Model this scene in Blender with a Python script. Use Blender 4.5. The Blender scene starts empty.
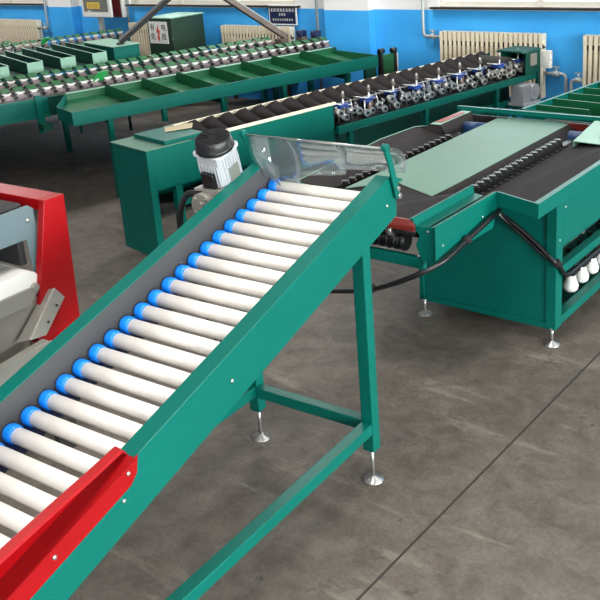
import bpy, math, random
from mathutils import Vector, Matrix
random.seed(7)
S = bpy.context.scene
COL = S.collection
rad = math.radians

# ------------------------------------------------------------------ materials
def mat(name, col, rough=.5, metal=0., noise=0., nscale=8., bump=0., spec=.5, coat=0., alpha=None, emit=None):
    m = bpy.data.materials.new(name); m.use_nodes = True
    nt = m.node_tree; b = nt.nodes['Principled BSDF']
    b.inputs['Base Color'].default_value = (*col, 1)
    b.inputs['Roughness'].default_value = rough
    b.inputs['Metallic'].default_value = metal
    b.inputs['Specular IOR Level'].default_value = spec
    b.inputs['Coat Weight'].default_value = coat
    if noise or bump:
        tc = nt.nodes.new('ShaderNodeTexCoord'); n = nt.nodes.new('ShaderNodeTexNoise')
        n.inputs['Scale'].default_value = nscale; n.inputs['Detail'].default_value = 5
        nt.links.new(tc.outputs['Object'], n.inputs['Vector'])
        if noise:
            r = nt.nodes.new('ShaderNodeValToRGB')
            r.color_ramp.elements[0].position = .3; r.color_ramp.elements[1].position = .7
            r.color_ramp.elements[0].color = (*[c*(1-noise) for c in col], 1)
            r.color_ramp.elements[1].color = (*[min(1, c*(1+noise)) for c in col], 1)
            nt.links.new(n.outputs['Fac'], r.inputs['Fac']); nt.links.new(r.outputs['Color'], b.inputs['Base Color'])
        if bump:
            bp = nt.nodes.new('ShaderNodeBump'); bp.inputs['Strength'].default_value = bump; bp.inputs['Distance'].default_value = .002
            nt.links.new(n.outputs['Fac'], bp.inputs['Height']); nt.links.new(bp.outputs['Normal'], b.inputs['Normal'])
    return m

G   = mat('green_paint', (.0, .108, .085), .40, spec=.22, noise=.06, nscale=3, bump=.05)
GD  = mat('green_paint_dark', (.001, .060, .042), .45, spec=.3, noise=.15, nscale=5)  # darker copy of green_paint; carries painted shade on lower_panel
GF  = mat('green_tray_paint', (.003, .098, .036), .45, noise=.12, nscale=6)
PAL = mat('pale_green_top', (.105, .215, .16), .5, spec=.3, noise=.04, nscale=2)  # one paler green for the raised panel and cabinet top
PALW= mat('pale_green_edge', (.23, .42, .32), .45)
RED = mat('red_paint', (.27, .002, .004), .36, spec=.3, noise=.04)
MAR = mat('dark_red_paint', (.13, .010, .006), .45)
BLK = mat('black_rubber', (.022, .018, .019), .85, spec=.18, noise=.25, nscale=14, bump=.15)
BLK2= mat('black_plastic', (.006, .006, .007), .33)
GRY = mat('grey_liner', (.065, .063, .065), .7, spec=.2, noise=.08, nscale=6)
ROL = mat('white_roller_plastic', (.86, .82, .77), .40, noise=.03, nscale=20)
BLU = mat('blue_cap_plastic', (.004, .20, .72), .35)
NAV = mat('navy_paint', (.006, .012, .06), .5)
STL = mat('zinc_steel', (.52, .51, .49), .33, metal=.9, noise=.15, nscale=30)
SST = mat('stainless_sheet', (.33, .315, .285), .42, metal=.6, noise=.06, nscale=4)
ALU = mat('motor_aluminium', (.46, .47, .50), .45, metal=.1, noise=.05)
WHT = mat('white_plastic', (.72, .71, .68), .45)
CREAM=mat('cream_paint', (.76, .67, .51), .5, noise=.06)
CARD= mat('tan_card', (.50, .42, .27), .8)
GRYB= mat('grey_blue_paint', (.085, .125, .14), .55, noise=.06)
PINK= mat('dull_pinkish_metal', (.26, .20, .21), .45, metal=.4, noise=.3, nscale=40)
CUPG= mat('cup_green_plastic', (.02, .13, .045), .45, noise=.3, nscale=30)
LEAF= mat('bright_green_plastic', (.02, .30, .07), .4)
DKG = mat('dark_cabinet_paint', (.018, .045, .028), .4)
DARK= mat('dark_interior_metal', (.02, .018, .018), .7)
YEL = mat('yellow_label', (.75, .50, .06), .5)
REDB= mat('red_ink', (.55, .02, .02), .5)
INK = mat('black_ink', (.03, .03, .03), .5)
BRN = mat('rusty_brown_steel', (.13, .10, .085), .55, noise=.3, nscale=10)
PIPE= mat('silver_pipe_paint', (.42, .45, .45), .4, metal=.3)
MBLU= mat('blue_motor_paint', (.010, .05, .16), .5)
GRYP= mat('grey_panel', (.16, .16, .14), .4)

def clear_mat(name, tint, refl=.10, haze=.06, rough=.08):
    m = bpy.data.materials.new(name); m.use_nodes = True
    nt = m.node_tree; nt.nodes.clear()
    o = nt.nodes.new('ShaderNodeOutputMaterial'); t = nt.nodes.new('ShaderNodeBsdfTransparent')
    g = nt.nodes.new('ShaderNodeBsdfGlossy'); d = nt.nodes.new('ShaderNodeBsdfDiffuse')
    t.inputs[0].default_value = (*tint, 1); g.inputs['Roughness'].default_value = rough
    d.inputs[0].default_value = (.75, .82, .85, 1)
    lw = nt.nodes.new('ShaderNodeLayerWeight'); lw.inputs[0].default_value = .35
    ma = nt.nodes.new('ShaderNodeMath'); ma.operation = 'MULTIPLY_ADD'; ma.inputs[1].default_value = .55; ma.inputs[2].default_value = refl
    m1 = nt.nodes.new('ShaderNodeMixShader'); m2 = nt.nodes.new('ShaderNodeMixShader')
    m1.inputs[0].default_value = haze
    L = nt.links.new
    L(t.outputs[0], m1.inputs[1]); L(d.outputs[0], m1.inputs[2])
    L(lw.outputs['Fresnel'], ma.inputs[0]); L(ma.outputs[0], m2.inputs[0])
    L(m1.outputs[0], m2.inputs[1]); L(g.outputs[0], m2.inputs[2]); L(m2.outputs[0], o.inputs[0])
    return m
PVC = clear_mat('clear_soft_plastic', (.93, .98, .97), .07, .09, .07)
GLASS = clear_mat('window_glass', (.93, .97, .97), .03, 0., .02)

def floor_mat():
    m = bpy.data.materials.new('worn_concrete'); m.use_nodes = True
    nt = m.node_tree; b = nt.nodes['Principled BSDF']; L = nt.links.new
    tc = nt.nodes.new('ShaderNodeTexCoord')
    def noise(sc, det, rough=.55, dist=0):
        n = nt.nodes.new('ShaderNodeTexNoise'); n.inputs['Scale'].default_value = sc
        n.inputs['Detail'].default_value = det; n.inputs['Roughness'].default_value = rough; n.inputs['Distortion'].default_value = dist
        L(tc.outputs['Object'], n.inputs['Vector']); return n
    def ramp(src, p0, c0, p1, c1):
        r = nt.nodes.new('ShaderNodeValToRGB'); r.color_ramp.elements[0].position = p0; r.color_ramp.elements[1].position = p1
        r.color_ramp.elements[0].color = c0; r.color_ramp.elements[1].color = c1; L(src, r.inputs['Fac']); return r
    def mix(fac, a, c, mode='MIX'):
        x = nt.nodes.new('ShaderNodeMix'); x.data_type = 'RGBA'; x.blend_type = mode
        if isinstance(fac, float): x.inputs[0].default_value = fac
        else: L(fac, x.inputs[0])
        for s, v in ((x.inputs[6], a), (x.inputs[7], c)):
            if isinstance(v, tuple): s.default_value = v
            else: L(v, s)
        return x.outputs[2]
    big = ramp(noise(.9, 6, .6, .4).outputs['Fac'], .30, (.106, .088, .074, 1), .70, (.146, .123, .106, 1))
    med = ramp(noise(8.5, 9, .68, .5).outputs['Fac'], .36, (.66, .65, .64, 1), .62, (1.06, 1.08, 1.08, 1))
    fine = ramp(noise(60, 4, .7).outputs['Fac'], .3, (.78, .78, .78, 1), .7, (1.12, 1.12, 1.12, 1))
    c = mix(1.0, big.outputs[0], med.outputs[0], 'MULTIPLY'); c = mix(1.0, c, fine.outputs[0], 'MULTIPLY')
    # dark spots
    sp = ramp(noise(24, 3, .5, 1.0).outputs['Fac'], .29, (1, 1, 1, 1), .36, (0, 0, 0, 1))
    spm = ramp(noise(2.2, 2).outputs['Fac'], .5, (0, 0, 0, 1), .6, (1, 1, 1, 1))
    f = mix(1.0, sp.outputs[0], spm.outputs[0], 'MULTIPLY'); c = mix(f, c, (.055, .05, .045, 1))
    # scuffed pale plaster streaks
    mp = nt.nodes.new('ShaderNodeMapping'); mp.inputs['Rotation'].default_value = (0, 0, rad(20)); mp.inputs['Scale'].default_value = (1.0, 4.5, 1)
    L(tc.outputs['Object'], mp.inputs['Vector'])
    ns = nt.nodes.new('ShaderNodeTexNoise'); ns.inputs['Scale'].default_value = 1.3; ns.inputs['Detail'].default_value = 9; ns.inputs['Roughness'].default_value = .7
    L(mp.outputs[0], ns.inputs['Vector'])
    st = ramp(ns.outputs['Fac'], .57, (0, 0, 0, 1), .70, (.5, .5, .5, 1)); c = mix(st.outputs[0], c, (.31, .275, .23, 1))
    # hairline cracks
    vo = nt.nodes.new('ShaderNodeTexVoronoi'); vo.feature = 'DISTANCE_TO_EDGE'; vo.inputs['Scale'].default_value = 1.1
    wn = noise(3.0, 6, .6); vm = nt.nodes.new('ShaderNodeMix'); vm.data_type = 'RGBA'; vm.blend_type = 'LINEAR_LIGHT'; vm.inputs[0].default_value = .22
    L(tc.outputs['Object'], vm.inputs[6]); L(wn.outputs['Color'], vm.inputs[7]); L(vm.outputs[2], vo.inputs['Vector'])
    ck = ramp(vo.outputs['Distance'], .0, (.75, .75, .75, 1), .006, (0, 0, 0, 1))
    ckm = ramp(noise(.8, 2).outputs['Fac'], .50, (0, 0, 0, 1), .56, (1, 1, 1, 1))
    f = mix(1.0, ck.outputs[0], ckm.outputs[0], 'MULTIPLY'); c = mix(f, c, (.05, .045, .04, 1))
    L(c, b.inputs['Base Color']); b.inputs['Roughness'].default_value = .62; b.inputs['Specular IOR Level'].default_value = .35
    bp = nt.nodes.new('ShaderNodeBump'); bp.inputs['Strength'].default_value = .25; bp.inputs['Distance'].default_value = .003
    L(noise(40, 6, .7).outputs['Fac'], bp.inputs['Height']); L(bp.outputs[0], b.inputs['Normal'])
    return m
FLOOR = floor_mat()
def wall_mat():
    m = bpy.data.materials.new('two_tone_wall_paint'); m.use_nodes = True
    nt = m.node_tree; b = nt.nodes['Principled BSDF']; L = nt.links.new
    tc = nt.nodes.new('ShaderNodeTexCoord'); sx = nt.nodes.new('ShaderNodeSeparateXYZ'); L(tc.outputs['Object'], sx.inputs[0])
    gt = nt.nodes.new('ShaderNodeMath'); gt.operation = 'GREATER_THAN'; gt.inputs[1].default_value = 1.118; L(sx.outputs[2], gt.inputs[0])
    n = nt.nodes.new('ShaderNodeTexNoise'); n.inputs['Scale'].default_value = 2.5; n.inputs['Detail'].default_value = 6; L(tc.outputs['Object'], n.inputs['Vector'])
    r = nt.nodes.new('ShaderNodeValToRGB'); r.color_ramp.elements[0].color = (.038, .35, .82, 1); r.color_ramp.elements[1].color = (.055, .43, .92, 1)
    r.color_ramp.elements[0].position = .3; r.color_ramp.elements[1].position = .7; L(n.outputs['Fac'], r.inputs['Fac'])
    x = nt.nodes.new('ShaderNodeMix'); x.data_type = 'RGBA'; L(gt.outputs[0], x.inputs[0]); L(r.outputs[0], x.inputs[6]); x.inputs[7].default_value = (.82, .80, .80, 1)
    L(x.outputs[2], b.inputs['Base Color']); b.inputs['Roughness'].default_value = .45
    return m
WALL = wall_mat()
CEIL = mat('ceiling_paint', (.30, .30, .29), .8)

# ------------------------------------------------------------------ mesh builder
class MB:
    def __init__(s): s.v = []; s.f = []; s.sm = []; s.mi = []
    def add(s, vs, fs, smooth=False, mi=0):
        o = len(s.v); s.v += [tuple(v) for v in vs]
        for f in fs:
            s.f.append([i+o for i in f]); s.sm.append(smooth); s.mi.append(mi)
        return s
    def box(s, x0, x1, y0, y1, z0, z1, mi=0):
        return s.hexa([(x0,y0,z0),(x1,y0,z0),(x1,y1,z0),(x0,y1,z0),(x0,y0,z1),(x1,y0,z1),(x1,y1,z1),(x0,y1,z1)], mi)
    def hexa(s, p, mi=0):
        return s.add(p, [(3,2,1,0),(4,5,6,7),(0,1,5,4),(1,2,6,5),(2,3,7,6),(3,0,4,7)], False, mi)
    def prism(s, poly, vec, mi=0):
        n = len(poly); v = Vector(vec)
        return s.add([Vector(p) for p in poly]+[Vector(p)+v for p in poly],
                     [list(range(n))[::-1], list(range(n, 2*n))]+[(i, (i+1) % n, (i+1) % n+n, i+n) for i in range(n)], False, mi)
    def cyl(s, p0, p1, r0, r1=None, n=16, mi=0, caps=True):
        r1 = r0 if r1 is None else r1
        return s.lathe([(r0, 0), (r1, 1)], p0, p1, n, mi, caps)
    def lathe(s, prof, p0, p1, n=16, mi=0, caps=True):
        p0 = Vector(p0); p1 = Vector(p1); a = p1-p0; z = a.normalized()
        u = z.orthogonal().normalized(); w = z.cross(u)
        vs = []
        for r, h in prof:
            for k in range(n):
                t = 2*math.pi*k/n; vs.append(p0+a*h+(u*math.cos(t)+w*math.sin(t))*r)
        fs = []
        for j in range(len(prof)-1):
            for k in range(n):
                fs.append((j*n+k, j*n+(k+1) % n, (j+1)*n+(k+1) % n, (j+1)*n+k))
        s.add(vs, fs, True, mi)
        if caps:
            m = len(prof)-1
            s.add(vs[:n], [list(range(n))[::-1]], False, mi); s.add(vs[m*n:], [list(range(n))], False, mi)
        return s
    def tube(s, pts, r, n=10, mi=0):
        pts = [Vector(p) for p in pts]; vs = []; m = len(pts); u = None
        for i, p in enumerate(pts):
            t = (pts[min(i+1, m-1)]-pts[max(i-1, 0)]).normalized()
            u = t.orthogonal().normalized() if u is None else (u-t*u.dot(t)).normalized()
            w = t.cross(u)
            for k in range(n):
                a = 2*math.pi*k/n; vs.append(p+(u*math.cos(a)+w*math.sin(a))*r)
        s.add(vs, [(j*n+k, j*n+(k+1) % n, (j+1)*n+(k+1) % n, (j+1)*n+k) for j in range(m-1) for k in range(n)], True, mi)
        s.add(vs[:n], [list(range(n))[::-1]], False, mi); s.add(vs[-n:], [list(range(n))], False, mi)
        return s
    def bar(s, p0, p1, w, h, up=(0,0,1), mi=0):
        p0 = Vector(p0); p1 = Vector(p1); a = (p1-p0).normalized(); x = a.cross(Vector(up)).normalized(); z = x.cross(a)
        c = [(-w/2, -h/2), (w/2, -h/2), (w/2, h/2), (-w/2, h/2)]
        return s.prism([p0+x*i+z*j for i, j in c], p1-p0, mi)
    def grid(s, rows, th=.003, mi=0, smooth=True):
        "thin curved sheet from rows of points, given thickness along local normal"
        R = [[Vector(p) for p in r] for r in rows]; m = len(R); n = len(R[0]); N = []
        for i in range(m):
            for j in range(n):
                a = R[min(i+1, m-1)][j]-R[max(i-1, 0)][j]; b = R[i][min(j+1, n-1)]-R[i][max(j-1, 0)]
                N.append(a.cross(b).normalized()*th)
        top = [R[i][j] for i in range(m) for j in range(n)]; bot = [p-N[k] for k, p in enumerate(top)]
        q = m*n; fs = []
        for i in range(m-1):
            for j in range(n-1):
                a = i*n+j; fs += [(a, a+n, a+n+1, a+1), (a+q, a+1+q, a+n+1+q, a+n+q)]
        s.add(top+bot, fs, smooth, mi)
        e = [(i*n, (i+1)*n) for i in range(m-1)]+[((i+1)*n-1+n, (i+1)*n-1) for i in range(m-1)]+[(j+1, j) for j in range(n-1)]+[((m-1)*n+j, (m-1)*n+j+1) for j in range(n-1)]
        s.add(top+bot, [(a, a+q, b+q, b) for a, b in e], False, mi)
        return s
    def mesh(s, name, mats):
        me = bpy.data.meshes.new(name); me.from_pydata(s.v, [], s.f)
        for m in (mats if isinstance(mats, (list, tuple)) else [mats]): me.materials.append(m)
        me.polygons.foreach_set('use_smooth', s.sm); me.polygons.foreach_set('material_index', s.mi); me.update()
        import bmesh
        bm = bmesh.new(); bm.from_mesh(me); bmesh.ops.remove_doubles(bm, verts=bm.verts, dist=1e-5)
        bmesh.ops.recalc_face_normals(bm, faces=bm.faces); bm.to_mesh(me); bm.free()
        return me
    def build(s, name, mats, parent=None, bevel=0., label=None):
        o = bpy.data.objects.new(name, s.mesh(name, mats)); COL.objects.link(o); o.parent = parent
        if bevel:
            b = o.modifiers.new('bevel', 'BEVEL'); b.width = bevel; b.segments = 2; b.limit_method = 'ANGLE'; b.angle_limit = rad(40)
        if label: o['label'] = label
        return o

def thing(name, label, cat, loc=(0,0,0), yaw=0., group=None):
    o = bpy.data.objects.new(name, None); COL.objects.link(o); o.empty_display_size = .1
    o.location = loc; o.rotation_euler = (0, 0, -yaw); o['label'] = label; o['category'] = cat
    if group: o['group'] = group
    return o
def copy_tree(o, parent=None):
    c = o.copy(); COL.objects.link(c)
    if parent: c.parent = parent
    for ch in list(o.children): copy_tree(ch, c)
    return c
def place(o, parent, loc, rz=0.):
    o.parent = parent; o.location = loc; o.rotation_euler = (0, 0, rz); return o
def structure(o): o['kind'] = 'structure'; return o

def foot(parent, x, y, ztop, rod=.008, disc=.041):
    m = MB(); m.cyl((x, y, .02), (x, y, ztop), rod, n=10)
    m.lathe([(disc, 0), (disc, .15), (disc*.62, .32), (disc*.6, .5), (disc*.28, .62), (disc*.28, 1)], (x, y, 0), (x, y, .022), 24)
    m.cyl((x, y, ztop-.012), (x, y, ztop), rod*1.9, n=6)
    return m.build('levelling_foot', STL, parent)
def bolt(parent, p, ax, r=.007):
    m = MB(); p = Vector(p); a = Vector(ax)
    m.lathe([(r, 0), (r*.9, .5), (r*.5, 1)], p, p+a*.005, 10)
    return m.build('bolt', STL, parent)

# ------------------------------------------------------------------ frames (world origin of each machine, heading)
YC, YT, YM, YP, YW = rad(35.5), rad(38.8), rad(48.5), rad(54), rad(39.7)
OC, OT, OM = (.129, 2.985, 0), (1.096, 3.968, 0), (-1.378, 5.813, 0)
OW = (5.11, 6.155, 0)

# ================================================================== ROOM
room_rot = -YW
def room(mb, name, m, bevel=0):
    o = mb.build(name, m, None, bevel); o.location = OW; o.rotation_euler = (0, 0, room_rot); return structure(o)
XL, XR, YB, HC = -19., 5.2, -15., 4.4
room(MB().box(XL, XR, YB, .3, -.1, 0), 'floor', FLOOR)
room(MB().box(XL, XR, YB, .3, HC, HC+.1), 'ceiling', CEIL)
SILL, LINT = 1.15, 2.95
wins_b = [(-4.92, -1.6), (-9.80, -6.85), (-15.2, -11.8), (.4, 3.8)]
def wall_y(y0, y1, holes, name):
    mb = MB(); hs = sorted(holes); x = XL
    for a, b in hs:
        mb.box(x, a, y0, y1, 0, HC); mb.box(a, b, y0, y1, 0, SILL); mb.box(a, b, y0, y1, LINT, HC); x = b
    mb.box(x, XR, y0, y1, 0, HC); return room(mb, name, WALL)
wall_y(0, .28, wins_b, 'wall_back')
wins_r = [(-13.6, -10.4), (-9.4, -6.2), (-5.2, -2.0)]
mb = MB(); y = YB
for a, b in wins_r:
    mb.box(XR, XR+.28, y, a, 0, HC); mb.box(XR, XR+.28, a, b, 0, SILL); mb.box(XR, XR+.28, a, b, LINT, HC); y = b
mb.box(XR, XR+.28, y, .28, 0, HC); room(mb, 'wall_right', WALL)
room(MB().box(XL-.28, XL, YB, .28, 0, HC), 'wall_left', WALL)
room(MB().box(XL, XR, YB-.28, YB, 0, HC), 'wall_front', WALL)
# pilasters on the back wall
n = 1
for a, b in ((-6.33, -5.72), (-11.5, -10.95)):
    room(MB().box(a, b, -.12, 0, 0, HC), 'trim_%d' % n, WALL); n += 1
# windows
WF = mat('window_frame_paint', (.80, .75, .66), .5, noise=.05)
wi = 1
def window(a, b, wall):
    global wi
    w = b-a; fr = MB(); tr = .055
    nm = max(3, round(w/.95))
    def bx(u0, u1, d0, d1, z0, z1, mbx):
        if wall == 'b': mbx.box(u0, u1, d0, d1, z0, z1)
        else: mbx.box(XR+d0, XR+d1, u0, u1, z0, z1)
    bx(a, b, .04, .12, SILL, SILL+tr, fr); bx(a, b, .04, .12, LINT-tr, LINT, fr)
    for k in range(nm+1):
        c = a+w*k/nm; bx(max(a, c-.04), min(b, c+.04), .03, .13, SILL, LINT, fr)
    bx(a, b, .04, .12, 2.25, 2.25+tr, fr)
    f = room(fr, 'window_%d' % wi, WF)
    sl = MB(); bx(a-.08, b+.08, -.05, .03, SILL-.020, SILL, sl); s = sl.build('window_sill', DARK if wall == 'b' else WF, f)
    gl = MB(); bx(a, b, .075, .081, SILL, LINT, gl); gl.build('pane', GLASS, f)
    wi += 1
for a, b in wins_b: window(a, b, 'b')
for a, b in wins_r: window(a, b, 'r')
# expansion joints sawn into the floor (thin dark strips flush in the slab)
JM = mat('joint_filler', (.022, .019, .017), .9)
jn = MB()
jn.box(-1.483, -1.4755, YB, 0, 0, .0012); jn.box(2.3, 2.31, YB, 0, 0, .0012)
room(jn, 'trim_3', JM)

# radiators
def radiator(x0, nsec, label, z0=.30, z1=.915):
    t = thing('radiator', label, 'radiator', (0,0,0)); t.location = OW; t.rotation_euler = (0, 0, room_rot)
    p = .052
    def sec():
        m = MB()
        for sgn in (-1, 1):
            m.box(-.0140, .0140, -.115 if sgn < 0 else -.062, -.077 if sgn < 0 else -.024, z0+.03, z1-.03)
        m.box(-.0165, .0165, -.118, -.022, z1-.075, z1); m.box(-.0175, .0175, -.118, -.022, z0, z0+.07)
        m.cyl((-.026, -.07, z1-.09), (.026, -.07, z1-.09), .028, n=12); m.cyl((-.026, -.07, z0+.09), (.026, -.07, z0+.09), .028, n=12)
        return m.mesh('section', CREAM)
    me = sec()
    for k in range(nsec):
        o = bpy.data.objects.new('section', me); COL.objects.link(o); o.parent = t; o.location = (x0+p*k, 0, 0)
    m = MB(); x1 = x0+p*(nsec-1)
    m.box(x0-.02, x1+.02, -.104, -.050, z1-.135, z1-.090); m.box(x0-.02, x1+.02, -.086, -.060, z0+.08, z0+.10)
    for xx in (x0+.1, x1-.1):
        m.box(xx-.015, xx+.015, -.09, -.05, 0, z0+.02)
    m.build('header_pipe', DARK, t)  # coloured dark to give the shaded gaps between sections
    return t
radiator(-4.83, 22, 'long cream sectional radiator beneath the right-hand window')
radiator(-7.97, 22, 'long cream sectional radiator behind the blue notice board')
radiator(-13.4, 30, 'long cream sectional radiator at the far left under the window')
radiator(-3.30, 26, 'cream sectional radiator cut off by the right edge of the view')
radiator(-9.72, 8, 'short cream radiator half hidden by the dark electrical cabinet')

def pipe(name, label, pts, r=.016, cat='pipe', valve=None):
    m = MB(); m.tube(pts, r, 10)
    t = thing(name, label, cat); t.location = OW; t.rotation_euler = (0, 0, room_rot)
    m.build('pipe_run', PIPE, t)
    if valve:
        v = MB(); v.cyl(Vector(valve)-Vector((.03, 0, 0)), Vector(valve)+Vector((.03, 0, 0)), .028, n=10)
        v.cyl(valve, Vector(valve)+Vector((0, 0, .06)), .008, n=8); v.box(valve[0]-.035, valve[0]+.035, valve[1]-.006, valve[1]+.006, valve[2]+.055, valve[2]+.068)
        v.build('valve', PIPE, t, label='grey valve with lever handle')
    return t
def bend(a, b, c, r=.05):
    a, b, c = map(Vector, (a, b, c)); u = (a-b).normalized(); w = (c-b).normalized(); out = []
    for k in range(6):
        t = k/5; out.append((b+u*r)*(1-t)**2+b*2*t*(1-t)+(b+w*r)*t*t)
    return out
pipe('heating_pipe', 'silver heating pipe dropping beside the wide centre radiator', [(-5.08, -.05, 2.9), *bend((-5.08, -.05, 2.9), (-5.08, -.05, .855), (-4.86, -.05, .855)), (-4.86, -.05, .855)], valve=(-4.97, -.05, .855))
pipe('heating_pipe', 'short grey pipe with valve bending down right of wide radiator', [(-3.72, -.06, .54), *bend((-3.72, -.06, .54), (-3.50, -.06, .54), (-3.50, -.06, .02)), (-3.50, -.06, .0)], valve=(-3.60, -.06, .54))
pipe('heating_pipe', 'short grey pipe with valve beside the right edge radiator', [(-3.32, -.10, .50), *bend((-3.32, -.10, .50), (-3.43, -.10, .50), (-3.43, -.10, .02)), (-3.43, -.10, .0)], valve=(-3.36, -.10, .50))
pipe('heating_pipe', 'vertical grey pipe on the wall right of blue notice', [(-6.42, -.14, .0), (-6.42, -.14, 4.3)])
pipe('heating_pipe', 'brown-grey pipe beside the far left window and radiator', [(-11.70, -.06, 2.9), *bend((-11.70, -.06, 2.9), (-11.66, -.06, .80), (-11.84, -.06, .80)), (-11.86, -.06, .80)], valve=(-11.75, -.06, .80))
pipe('conduit', 'thin white conduit running down wall beside red panel', [(-9.81, -.04, .6), (-9.81, -.04, 4.2)], .012, 'conduit')

# ================================================================== INCLINED ROLLER CONVEYOR
K = .287; Z0 = 1.132; TH = math.atan(K); SL = Vector((0, math.cos(TH), math.sin(TH))); NV = Vector((0, -math.sin(TH), math.cos(TH)))
def cz(y, off=0.): return Z0+K*y+off
C = thing('roller_conveyor', 'inclined conveyor of white rollers with blue end caps and green sides', 'conveyor', OC, YC)
YLO, YHI = -2.25, .22
def side(x_out, sgn, name):
    m = MB(); poly = [(x_out, YLO, cz(YLO)), (x_out, .185, cz(.185)), (x_out, YHI, 1.17), (x_out, YHI, 1.025), (x_out, YLO, cz(YLO)-.168)]
    m.prism(poly, (-.005*sgn, 0, 0))
    for off in (0, -.166):   # folded flanges
        m.prism([(x_out-.005*sgn, YLO, cz(YLO, off)), (x_out-.005*sgn, .185, cz(.185, off)), (x_out-.005*sgn, .185, cz(.185, off)-.004*(1 if off == 0 else -1)), (x_out-.005*sgn, YLO, cz(YLO, off)-.004*(1 if off == 0 else -1))], (-.055*sgn, 0, 0))
    return m.build(name, G, C, .0012)
side(.02, 1, 'side_panel'); side(-.61, -1, 'side_panel')
m = MB(); m.prism([(-.552, YLO, cz(YLO, -.001)), (-.552, .2, cz(.2, -.001)), (-.552, .26, cz(.2, -.001)-.05), (-.552, .26, cz(.26, -.14)), (-.552, YLO, cz(YLO, -.14))], (-.003, 0, 0))
m.build('side_liner', GRY, C, label='dull grey inner liner plate')
# rollers
roller_me = MB().cyl((-.512, 0, 0), (0.004, 0, 0), .0255, n=28).mesh('roller', ROL)
cap_me = MB().lathe([(.010, 0), (.027, .02), (.0305, .25), (.0305, .75), (.0275, 1)], (-.546, 0, 0), (-.505, 0, 0), 28).mesh('end_cap', BLU)
cap_me2 = MB().lathe([(.0275, 0), (.0305, .25), (.0305, .75), (.010, 1)], (-.012, 0, 0), (.010, 0, 0), 28).mesh('end_cap', BLU)
for k in range(33):
    y = .195-.0712*k
    if y < YLO+.05: break
    r = bpy.data.objects.new('roller', roller_me); COL.objects.link(r); r.parent = C; r.location = (0, y, cz(y, -.107))
    for me in (cap_me, cap_me2):
        c = bpy.data.objects.new('end_cap', me); COL.objects.link(c); c.parent = r; c['label'] = 'bright blue plastic end cap'
m = MB(); m.prism([(-.551, YLO, cz(YLO, -.128)), (-.551, .2, cz(.2, -.128)), (-.551, .2, cz(.2, -.166)), (-.551, YLO, cz(YLO, -.166))], (.06, 0, 0))
m.build('chain_guard', NAV, C, label='navy chain guard under the roller ends')
# legs, feet, braces
for x, y in ((-.004, -.004), (-.580, .018), (-.004, -2.0), (-.580, -2.0)):
    top = cz(y, -.16)
    lg = MB().box(x-.025, x+.025, y-.025, y+.025, .14 if y > -1 else .14, top).build('leg', G, C, .003)
    foot(lg, x, y, .145)
MB().box(-.028, .020, -1.975, -.029, .220, .265).build('brace', G, C, .003)
MB().box(-.604, -.556, -1.975, -.007, .220, .265).build('brace', G, C, .003)
MB().box(-.555, -.029, -.020, .025, .220, .265).build('brace', G, C, .003)
MB().box(-.558, -.037, -2.02, -1.98, .215, .262).build('brace', G, C, .003)
for p in ((.02, -1.228, .698), (.02, -.772, .821), (.02, .152, 1.082), (.02, -1.75, .61)): bolt(C, p, (1, 0, 0))
# flared red hopper guard
rid = [(-1.175, -.03, .012), (-1.19, -.028, .032), (-1.30, -.012, .058), (-1.45, .004, .092), (-1.60, .014, .118), (-2.2, .03, .16)]
g = MB()
g.grid([[(-.034, y, cz(y, .004)) for y, x, h in rid], [(x, y, cz(y, h)) for y, x, h in rid]], .003, smooth=False)
g.grid([[(x, y, cz(y, h)) for y, x, h in rid], [(x+.020, y, cz(y, h-.004)) for y, x, h in rid], [(x+.024, y, cz(y, h-.010)) for y, x, h in rid]], .002, smooth=False)
g.prism([(.0215, -1.165, cz(-1.165, .003)), (.0215, -1.175, cz(-1.175, -.04)), (.0215, -1.20, cz(-1.20, -.058)), (.0215, YLO, cz(YLO, -.058)), (.0215, YLO, cz(YLO, .003))], (.0035, 0, 0))
g.prism([(.025, -1.175, cz(-1.175, .0005)), (.025, YLO, cz(YLO, .0005)), (-.036, YLO, cz(YLO, .0005)), (-.036, -1.175, cz(-1.175, .0005))], (0, 0, .003))
g.build('hopper_guard', RED, C, label='red flared guard bolted over the lower side panel')
for p in ((.025, -1.205, .768), (.025, -1.46, .690), (.025, -1.75, .605)): bolt(C, p, (1, 0, 0))
m = MB(); m.grid([[(-.045, y, cz(y, -.066)) for y in (-1.3, -1.6, -1.9, -2.2)], [(-.105, y, cz(y, -.060)) for y in (-1.36, -1.64, -1.93, -2.2)]], .002, smooth=False)
m.build('film_strip', PVC, C, label='clear plastic strip over the lower rollers')
# brackets + clear curtain
def bracket(x, s):
    m = MB(); m.bar((x, .215, 1.10), (x, .165, 1.255), .008, .030, (0, 1, 0)); m.bar((x, .167, 1.25), (x, .140, 1.305), .008, .030, (0, 1, 0))
    m.cyl((x-.010*s, .140, 1.305), (x+.010*s, .140, 1.305), .015, n=12)
    m.cyl((x+.004*s, .215, 1.105), (x+.013*s, .215, 1.105), .011, n=12, mi=1); m.cyl((x+.004*s, .206, 1.135), (x+.013*s, .206, 1.135), .009, n=12, mi=1)
    m.build('bracket', [G, STL], C, .001)
bracket(.031, 1); bracket(-.62, -1)
MB().cyl((-.62, .142, 1.302), (.04, .142, 1.302), .004, n=8).build('curtain_rod', STL, C)
def curl(x0, x1, bot, skew=0.):
    "clear sheet curling over the rod and hanging on the far side"
    rows = []
    for i in range(9):
        f = i/8; x = x0+(x1-x0)*f; r = []
        for j in range(13):
            t = j/12; a = t*rad(120)
            L = bot*(1+skew*(f-.5))
            yy = .136+.055*math.sin(a)+.035*t; zz = 1.308-L*(t**1.25)+.012*math.sin(a*1.3)
            r.append((x+.015*math.sin(t*3)*(1 if f > .5 else -1), yy+.004*math.sin(f*9+t*4), zz))
        rows.append(r)
    return rows
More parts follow.
